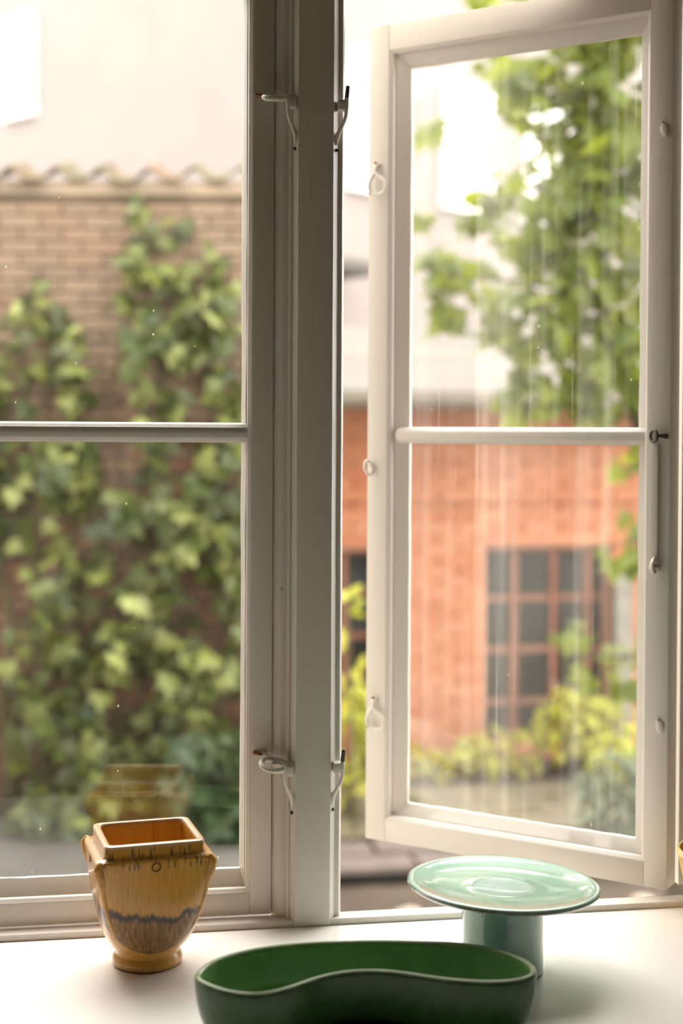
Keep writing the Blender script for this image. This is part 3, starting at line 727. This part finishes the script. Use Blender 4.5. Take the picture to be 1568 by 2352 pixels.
def barred_window(x0, x1, z0, z1, cols, rows):
    wf = sh_obj('window', joined('window', [(box('a', *b), Matrix.Identity(4)) for b in ((x0, x0+.03, YB+.07, YB+.12, z0, z1), (x1-.03, x1, YB+.07, YB+.12, z0, z1), (x0, x1, YB+.07, YB+.12, z0, z0+.035), (x0, x1, YB+.07, YB+.12, z1-.03, z1))]), 'bars')
    pxs = [x0 + (x1-x0)*c for c in cols]; pzs = [z0 + (z1-z0)*r for r in rows]
    for x in pxs[1:-1]: obj('bar', box('bar', x-.025, x+.025, YB+.065, YB+.115, z0, z1), 'bars', wf)
    for z in pzs[1:-1]: obj('bar', box('bar', x0, x1, YB+.072, YB+.108, z-.020, z+.020), 'bars', wf)
    for i in range(len(pxs)-1):
        for k in range(len(pzs)-1):
            obj('pane', box('pane', pxs[i], pxs[i+1], YB+.094, YB+.100, pzs[k], pzs[k+1]), 'shedglass', wf)
barred_window(*holes[0], (0, .26, .575, .85, 1.0), (0, .20, .47, .735, 1.0))
barred_window(*holes[1], (0, .33, .66, 1.0), (0, .25, .5, .75, 1.0))
sh_obj('door_post', box('door_post', 3.43, 3.565, YB-.10, YB+.02, GR, -.19, .01), 'greypost')

# ivy-clad garden wall ---------------------------------------------------
WO = Vector((-.603, 6.457, GR)); WR = -radians(9.4)
gw = tag(empty('garden_wall', WO, (0, 0, WR)), 'tall old mottled brick garden wall capped with wavy clay tiles', 'garden wall')
obj('wall', box('wall', -3.6, 1.62, .018, .34, -.05, 3.60), 'mortar_old', gw)
pw = lambda x, y, z: Vector((x, y, z-GR))
lay_bricks(-3.6, 1.62, GR, 2.05, [], lambda z: 0, lambda x, z: -.12 < x < 1.52 and z > -1.3, pw, gw, 'brick_old')
def pantile():
    v = []; f = []; n = 14
    for j, (yy, dz) in enumerate(((-.10, 0), (.30, .10))):
        for i in range(n+1):
            t = i/n; z = .034*cos(2*pi*t) + .008*cos(4*pi*t)
            v.append((t*.268, yy, dz+z)); v.append((t*.268, yy, dz+z-.018))
    s = 2*(n+1)
    for i in range(n):
        a = 2*i
        f += [(a, a+2, s+a+2, s+a), (a+1, s+a+1, s+a+3, a+3), (a, a+1, a+3, a+2), (s+a, s+a+2, s+a+3, s+a+1)]
    f += [(0, s, s+1, 1), (2*n, 2*n+1, s+2*n+1, s+2*n)]
    return fixn(mesh('coping_tile', v, f, True))
tl = sharp(pantile(), 40); tl.materials.append(M['tile'])
for i in range(20):
    o = obj('coping_tile', tl, None, gw, (-3.6+i*.262, random.uniform(-.012, .012), 3.672+random.uniform(-.012, .012)), (0, random.uniform(-.02, .02), random.uniform(-.03, .03)))
obj('tile_bed', box('tile_bed', -3.6, 1.62, -.06, .30, 3.565, 3.645), 'mortar_old', gw)

# leaves -------------------------------------------------------------------
def leaf_mesh(name, half, cup=.18, droop=.25):
    """half outline from stem to tip (x>=0, z from 0 to -1); leaf lies in xz, front towards -y"""
    v = [(0, 0, 0)]; L = [(x, z) for x, z in half]
    def d(x, z): return (x, cup*abs(x) + droop*(z*z)*.6 - .0, z)
    mid = [(0, -.12), (0, -.45)]
    right = [d(x, z) for x, z in L]; left = [(-p[0], p[1], p[2]) for p in right]
    tip = d(0, -1.0); c1 = d(0, -.3)
    v = [d(0, 0), c1, tip] + right + left
    n = len(right); f = []
    ro = 3; lo = 3+n
    ch = [0] + [ro+i for i in range(n)] + [2]
    for i in range(len(ch)-1): f.append((1, ch[i+1], ch[i]))
    ch = [0] + [lo+i for i in range(n)] + [2]
    for i in range(len(ch)-1): f.append((1, ch[i], ch[i+1]))
    return mesh(name, v, f)
ivy_l = leaf_mesh('leaf', [(.22, .16), (.56, .10), (.40, -.16), (.58, -.48), (.24, -.46)])
map_l = leaf_mesh('leaf', [(.16, .10), (.62, .06), (.34, -.16), (.66, -.52), (.34, -.46), (.22, -.66)], .22, .35)
ova_l = leaf_mesh('leaf', [(.16, -.10), (.28, -.32), (.27, -.58), (.15, -.82)], .25, .3)
lan_l = leaf_mesh('leaf', [(.07, -.10), (.13, -.35), (.11, -.70), (.05, -.88)], .2, .5)
def foliage(root, base, items, me0, mt, lim, sub=None):
    """items: (pos, euler, size) sorted so that the ones that show most come first"""
    me = me0.copy(); me.materials.clear(); me.materials.append(M[mt])
    rest = []; inv = root.matrix_basis.inverted()
    for i, (p, e, s) in enumerate(items):
        mx = Matrix.Translation(p) @ e.to_matrix().to_4x4() @ Matrix.Diagonal((s, s, s, 1))
        if i < lim:
            o = bpy.data.objects.new('leaf', me); col.objects.link(o); o.parent = root
            o.matrix_basis = inv @ mx
        else: rest.append((me, inv @ mx))
    if rest:
        o = obj('foliage', joined('foliage', rest), mt, root); o['kind'] = 'stuff'
def inpoly(x, y, P):
    c = False; n = len(P); j = n-1
    for i in range(n):
        if (P[i][1] > y) != (P[j][1] > y) and x < (P[j][0]-P[i][0])*(y-P[i][1])/(P[j][1]-P[i][1])+P[i][0]: c = not c
        j = i
    return c
IA = [(0.79, 2.11), (0.9, 1.93), (1.05, 1.91), (1.07, 1.78), (1.25, 1.78), (1.33, 1.58), (1.38, 1.43), (1.55, 1.18), (1.62, -1.5), (0.16, -1.5), (0.09, -1.19), (0.16, -0.83), (0.06, -0.58), (0.16, -0.33), (0.28, -0.16), (0.46, 0.05), (0.63, 0.15), (0.75, 0.42), (0.83, 0.8), (0.75, 1.18), (0.72, 1.68), (0.77, 1.88)]
IB = [(0.15, 1.48), (0.37, 1.45), (0.47, 1.28), (0.58, 1.1), (0.53, 0.8), (0.6, 0.47), (0.61, 0.17), (0.28, -0.16), (0.15, -0.08), (0.0, 0.04), (-0.9, 0.17), (-0.9, 1.17), (0.05, 1.17), (0.05, 1.32)]
wx = Vector((cos(WR), sin(WR), 0)); wn = Vector((sin(WR), -cos(WR), 0))   # wn points to the house
def wallpt(u, z, off): return Vector((WO.x, WO.y, 0)) + wx*u + wn*off + Vector((0, 0, z))
def ivy(name, poly, n, label, group, seed, tips, lim):
    rnd = random.Random(seed)
    xs = [p[0] for p in poly]; zs = [p[1] for p in poly]; items = []; tries = 0
    root = tag(empty(name, wallpt(sum(xs)/len(xs), GR, .05)), label, 'ivy', group)
    front = []; back = []
    while len(front)+len(back) < n and tries < 60000:
        tries += 1
        u, z = rnd.uniform(min(xs), max(xs)), rnd.uniform(min(zs), max(zs))
        if not inpoly(u, z, poly): continue
        dens = mnoise.noise(Vector((u*3.1, z*3.1, seed)))
        if dens < -.16 and rnd.random() < .75: continue
        top = max(zs)-z
        s = rnd.uniform(.095, .155) * (.75 if top < .4 else 1)
        layer = rnd.random()
        off = .05 + layer*(.07 + min(.26, top*.13)) + max(0, dens)*.22
        e = Euler((radians(rnd.uniform(-88, 0)), radians(rnd.gauss(0, 32)), WR + radians(rnd.gauss(0, 45))), 'XYZ')
        (front if layer > .45 else back).append((wallpt(u, z, off), e, s))
    for (u, z) in tips:
        front.insert(0, (wallpt(u, z, .06), Euler((radians(-35), radians(rnd.gauss(0, 20)), WR+radians(rnd.gauss(0, 20)))), rnd.uniform(.09, .12)))
    foliage(root, None, front+back, ivy_l, 'ivyleaf', lim)
    # stems clinging to the wall
    inv = root.matrix_basis.inverted()
    for k in range(7):
        u = rnd.uniform(min(xs)+.15, max(xs)-.1); pts = []; z = GR
        u0_ = u
        top = max(zs)-rnd.uniform(.2, .9)
        while z < top:
            pts.append(inv @ wallpt(u, z, .05)); z += .35; u += rnd.gauss(0, .06)
        if len(pts) > 2: obj('stem', tube('stem', pts, [.016, .006], False, 6, 2), 'stem', root)
    return root
ivy('climbing_ivy', IA, 760, 'broad curtain of green ivy on the garden wall, rising beside the window post', 'ivy on the garden wall', 5,
    [(.79, 2.06), (.83, 1.97), (.87, 1.86), (.80, 1.80), (1.04, 1.86), (1.06, 1.90), (1.22, 1.72), (1.27, 1.68), (.80, 1.62), (1.12, 1.66)], 300)
ivy('climbing_ivy', IB, 360, 'smaller lobe of green ivy on the garden wall at the far left', 'ivy on the garden wall', 8,
    [(.13, 1.42), (.36, 1.40), (.40, 1.24), (.10, 1.22), (.30, 1.30), (.25, 1.55)], 300)

# tree behind the open casement ----------------------------------------------
TC = [(2.25, 4.08, 2.13, 0.231, 0.328, 62), (2.09, 4.31, 2.26, 0.239, 0.239, 46), (1.92, 4.44, 2.32, 0.162, 0.152, 20), (1.82, 4.67, 2.52, 0.114, 0.083, 8), (2.27, 4.17, 1.67, 0.235, 0.353, 66), (2.08, 4.41, 1.86, 0.222, 0.202, 34), (1.84, 4.65, 1.87, 0.146, 0.094, 10), (1.78, 4.66, 1.75, 0.125, 0.083, 8), (2.02, 4.41, 1.58, 0.242, 0.162, 30), (1.7, 4.67, 1.43, 0.187, 0.104, 14), (1.89, 4.53, 1.26, 0.205, 0.164, 25), (2.15, 4.29, 1.28, 0.259, 0.259, 50), (1.61, 4.68, 1.26, 0.104, 0.058, 6), (1.6, 4.79, 1.55, 0.095, 0.084, 7), (1.92, 4.42, 1.01, 0.091, 0.141, 10), (1.86, 4.43, 0.83, 0.065, 0.101, 7), (2.07, 4.29, 0.89, 0.199, 0.119, 18), (2.29, 4.16, 0.98, 0.216, 0.216, 36), (1.56, 4.81, 2.18, 0.074, 0.059, 4), (1.52, 4.8, 1.73, 0.053, 0.053, 3), (2.2, 4.1, 2.5, 0.309, 0.154, 40), (2.62, 4.02, 1.94, 0.309, 0.733, 90), (2.62, 4.0, 0.88, 0.289, 0.482, 60), (2.5, 4.05, 2.85, 0.482, 0.251, 50), (2.0, 4.44, 2.83, 0.242, 0.121, 14), (1.74, 4.68, 2.78, 0.052, 0.037, 4),
      (2.33, 4.14, 0.56, 0.088, 0.069, 4), (2.32, 4.14, 0.3, 0.118, 0.059, 6), (2.24, 4.15, 0.15, 0.088, 0.055, 5), (2.39, 4.13, 0.12, 0.088, 0.069, 6), (2.18, 4.36, -0.24, 0.111, 0.071, 7), (2.17, 4.36, -0.44, 0.101, 0.061, 6), (2.37, 4.33, -0.32, 0.121, 0.121, 10), (2.41, 4.32, -0.5, 0.101, 0.081, 6), (2.61, 4.19, -0.11, 0.159, 0.497, 25)]
tree = tag(empty('leafy_tree', (2.62, 4.2, GR-.12)), 'leafy green broadleaf tree in the courtyard, seen through the open casement', 'tree')
rnd = random.Random(3); fr_, bk_ = [], []
for (x, y, z, rx, rz, n) in TC:
    for k in range(int(n*1.75) if z > .7 else int(n*.8)):
        while True:
            a, b, c = rnd.uniform(-1, 1), rnd.uniform(-1, 1), rnd.uniform(-1, 1)
            if a*a+b*b+c*c < 1: break
        p = Vector((x+a*rx*1.05, y+b*(.12+.5*min(rx, rz)), z+c*rz*1.05))
        e = Euler((radians(rnd.uniform(-85, -12)), radians(rnd.gauss(0, 28)), radians(rnd.gauss(-10, 55))), 'XYZ')
        it = (p, e, rnd.uniform(.085, .145))
        (fr_ if b < .1 and x < 2.5 else bk_).append(it)
rnd.shuffle(fr_)
foliage(tree, None, fr_+bk_, map_l, 'treeleaf', 300)
def tp(*q): return [Vector(p)-Vector((2.62, 4.2, GR-.12)) for p in q]
obj('trunk', tube('trunk', tp((2.62, 4.2, GR-.3), (2.63, 4.2, -.6), (2.60, 4.22, .4), (2.62, 4.2, 1.6), (2.55, 4.2, 3.0)), [.085, .075, .065, .05, .03], False, 12, 4), 'bark', tree)
for q, r in (((( 2.60, 4.22, .3), (2.40, 4.25, .75), (2.26, 4.27, 1.2), (2.24, 4.28, 1.7), (2.20, 4.30, 2.4)), [.04, .032, .026, .022, .010]),
             (((2.25, 4.27, 1.3), (2.05, 4.42, 1.38), (1.85, 4.58, 1.42), (1.68, 4.68, 1.44)), [.018, .013, .009, .004]),
             (((2.24, 4.28, 1.75), (2.10, 4.4, 1.80), (1.92, 4.55, 1.86), (1.78, 4.66, 1.83)), [.016, .012, .008, .004]),
             (((2.62, 4.2, 1.5), (2.45, 4.15, 1.9), (2.25, 4.2, 2.2), (1.95, 4.42, 2.36)), [.03, .022, .015, .005]),
             (((2.26, 4.27, 1.15), (2.08, 4.38, 1.15), (1.95, 4.44, 1.02), (1.88, 4.44, .84)), [.015, .011, .008, .004]),
             (((2.62, 4.2, -.4), (2.50, 4.25, -.32), (2.35, 4.32, -.34), (2.18, 4.36, -.32)), [.014, .010, .008, .004]),
             (((2.61, 4.2, .1), (2.50, 4.18, .18), (2.36, 4.14, .22), (2.24, 4.15, .18)), [.014, .010, .007, .004])):
    obj('branch', tube('branch', tp(*q), r, False, 8, 4), 'bark', tree)

# shrubs and low plants ---------------------------------------------------------
def shrub(name, c, rx, ry, rz, n, me, mt, size, label, cat='shrub', group=None, lim=70, seed=1, up_=0, base=GR):
    rnd = random.Random(seed)
    root = tag(empty(name, (c[0], c[1], base)), label, cat, group)
    its = []; ends = []
    for k in range(n):
        a = rnd.uniform(0, 2*pi); r = sqrt(rnd.random()); h = rnd.uniform(-1, 1)
        p = Vector((c[0]+rx*r*cos(a), c[1]+ry*r*sin(a), c[2]+rz*h*sqrt(max(.05, 1-.7*r*r))))
        e = Euler((radians(rnd.uniform(-95, -25)+up_), radians(rnd.gauss(0, 25)), radians(rnd.uniform(-90, 90))), 'XYZ')
        its.append((p, e, rnd.uniform(*size)))
        if k % 9 == 0: ends.append(p)
    its.sort(key=lambda t: t[0].y)
    foliage(root, None, its, me, mt, lim)
    for p in ends[:10]:
        q = Vector((p.x-c[0], p.y-c[1], p.z-base))
        obj('stem', tube('stem', [(q.x*.15, q.y*.15, -.02), (q.x*.5, q.y*.5, q.z*.55), q], [.010, .004], False, 6, 3), 'stem', root)
    return root
GS = 'lime shrubs before the brick shed'
shrub('lime_shrub', (2.12, 6.90, -1.38), .30, .15, .11, 90, ova_l, 'limeleaf', (.06, .10), 'low patch of lime foliage at the left foot of the brick shed', group=GS, seed=21)
shrub('lime_shrub', (2.52, 6.88, -1.32), .30, .16, .15, 130, ova_l, 'limeleaf', (.06, .11), 'lime green shrub under the left half of the barred shed window', group=GS, seed=22)
shrub('lime_shrub', (3.00, 6.86, -1.16), .28, .18, .26, 200, ova_l, 'limeleaf', (.07, .12), 'tallest lime green shrub, under the right half of the barred shed window', group=GS, seed=23)
shrub('lime_shrub', (3.18, 6.30, -1.28), .30, .2, .22, 180, ova_l, 'limeleaf', (.07, .12), 'yellow-green shrub in front of the grey timber post', group=GS, seed=24)
shrub('lime_shrub', (3.70, 6.6, -1.2), .35, .25, .3, 130, ova_l, 'limeleaf', (.07, .12), 'yellow-green shrub at the right end, mostly behind the casement stile', group=GS, seed=25)
shrub('silvery_plant', (2.84, 5.50, -1.28), .28, .22, .26, 170, lan_l, 'greyleaf', (.12, .20), 'grey-green long-leaved plant at the lower right of the open casement', 'plant', seed=26)
shrub('young_sapling', (1.36, 5.72, -.42), .13, .10, .38, 13, ova_l, 'limeleaf', (.10, .16), 'young pale-leaved sapling in the gap between post and open casement', 'plant', seed=27)
shrub('bushy_plant', (1.40, 6.05, -1.08), .26, .18, .34, 120, ova_l, 'limeleaf', (.08, .13), 'bushy green plant low in the gap between post and open casement', 'plant', seed=28)
shrub('ground_plant', (-.28, 5.95, -1.40), .18, .14, .13, 40, map_l, 'ivyleaf', (.10, .15), 'low leafy plant on the grey path at the far left', 'plant', seed=29)
shrub('dark_shrub', (.60, 5.75, -1.22), .30, .20, .33, 170, map_l, 'darkleaf', (.10, .16), 'dark green shrub at the wall foot beside the window post', seed=30)

# pale apartment building behind ------------------------------------------------
A = Vector((-7.2, 26.15, 0)); B = Vector((2.25, 14.2, 0)); dB = (B-A).normalized(); nB = Vector((-dB.y, dB.x, 0))
if nB.y < 0: nB = -nB
LB = (B-A).length
apt = tag(empty('apartment_building', (B.x, B.y, GR)), 'pale cream rendered apartment building rising behind the garden wall', 'building')
RZ = atan2(dB.y, dB.x); apt.rotation_euler = (0, 0, RZ)
# local: x along facade (0 at the near right corner, negative to the left), y away from us, z up from ground
H1 = 13.0
obj('wall', box('wall', -LB, 0, 0, 7.5, -.3, H1), 'render', apt)
obj('roof', extrude_poly('roof', [(-.3, H1), (3.75, H1+2.6), (7.8, H1)], 'x', -LB-.3, .3), 'roof', apt)
cw = (Vector((-1.19, 18.70, 0))-B).dot(dB)
def apt_window(x, z0, z1, w, side=False):
    if not side:
        f = obj('window', joined('window', [(box('q', *b), Matrix.Identity(4)) for b in ((x-w/2-.06, x-w/2+.05, -.09, .03, z0-.06, z1+.06), (x+w/2-.05, x+w/2+.06, -.09, .03, z0-.06, z1+.06), (x-w/2, x+w/2, -.09, .03, z1-.05, z1+.06), (x-w/2-.10, x+w/2+.10, -.12, .03, z0-.10, z0+.04), (x-.03, x+.03, -.05, .02, z0, z1), (x-w/2, x+w/2, -.05, .02, z0+(z1-z0)*.62, z0+(z1-z0)*.62+.05))]), 'whiteframe', apt)
        obj('pane', box('pane', x-w/2, x+w/2, -.03, .01, z0, z1), 'pane_glare', f)
    else:
        f = obj('window', joined('window', [(box('q', *b), Matrix.Identity(4)) for b in ((-.03, .07, x-w/2-.06, x-w/2+.05, z0-.06, z1+.06), (-.03, .07, x+w/2-.05, x+w/2+.06, z0-.06, z1+.06), (-.03, .07, x-w/2, x+w/2, z1-.05, z1+.06), (-.03, .10, x-w/2-.1, x+w/2+.1, z0-.10, z0+.04), (-.02, .05, x-.03, x+.03, z0, z1))]), 'whiteframe', apt)
        obj('pane', box('pane', -.01, .03, x-w/2, x+w/2, z0, z1), 'pane_glare', f)
cw = -5.50
apt_window(cw, 5.20-GR, 6.46-GR, .50)
for dx in (-2.2, -4.4): apt_window(cw+dx, 5.17-GR, 6.56-GR, .9)
for yy_ in (1.2, 3.0, 4.8):
    for zz_ in (5.2, 8.2): apt_window(yy_, zz_, zz_+1.5, .9, True)
cn = obj('canopy', box('canopy', -.2, .75, -.35, .5, 2.50-GR, 2.64-GR, .01), 'roof', apt)
obj('bracket', extrude_poly('bracket', [(.02, 2.50-GR), (.6, 2.50-GR), (.02, 2.15-GR)], 'y', .0, .08), 'soffit', cn)  # dark wedge stands in for the shadow under the overhang
print('bricks', n1, 'objects', len(bpy.data.objects))
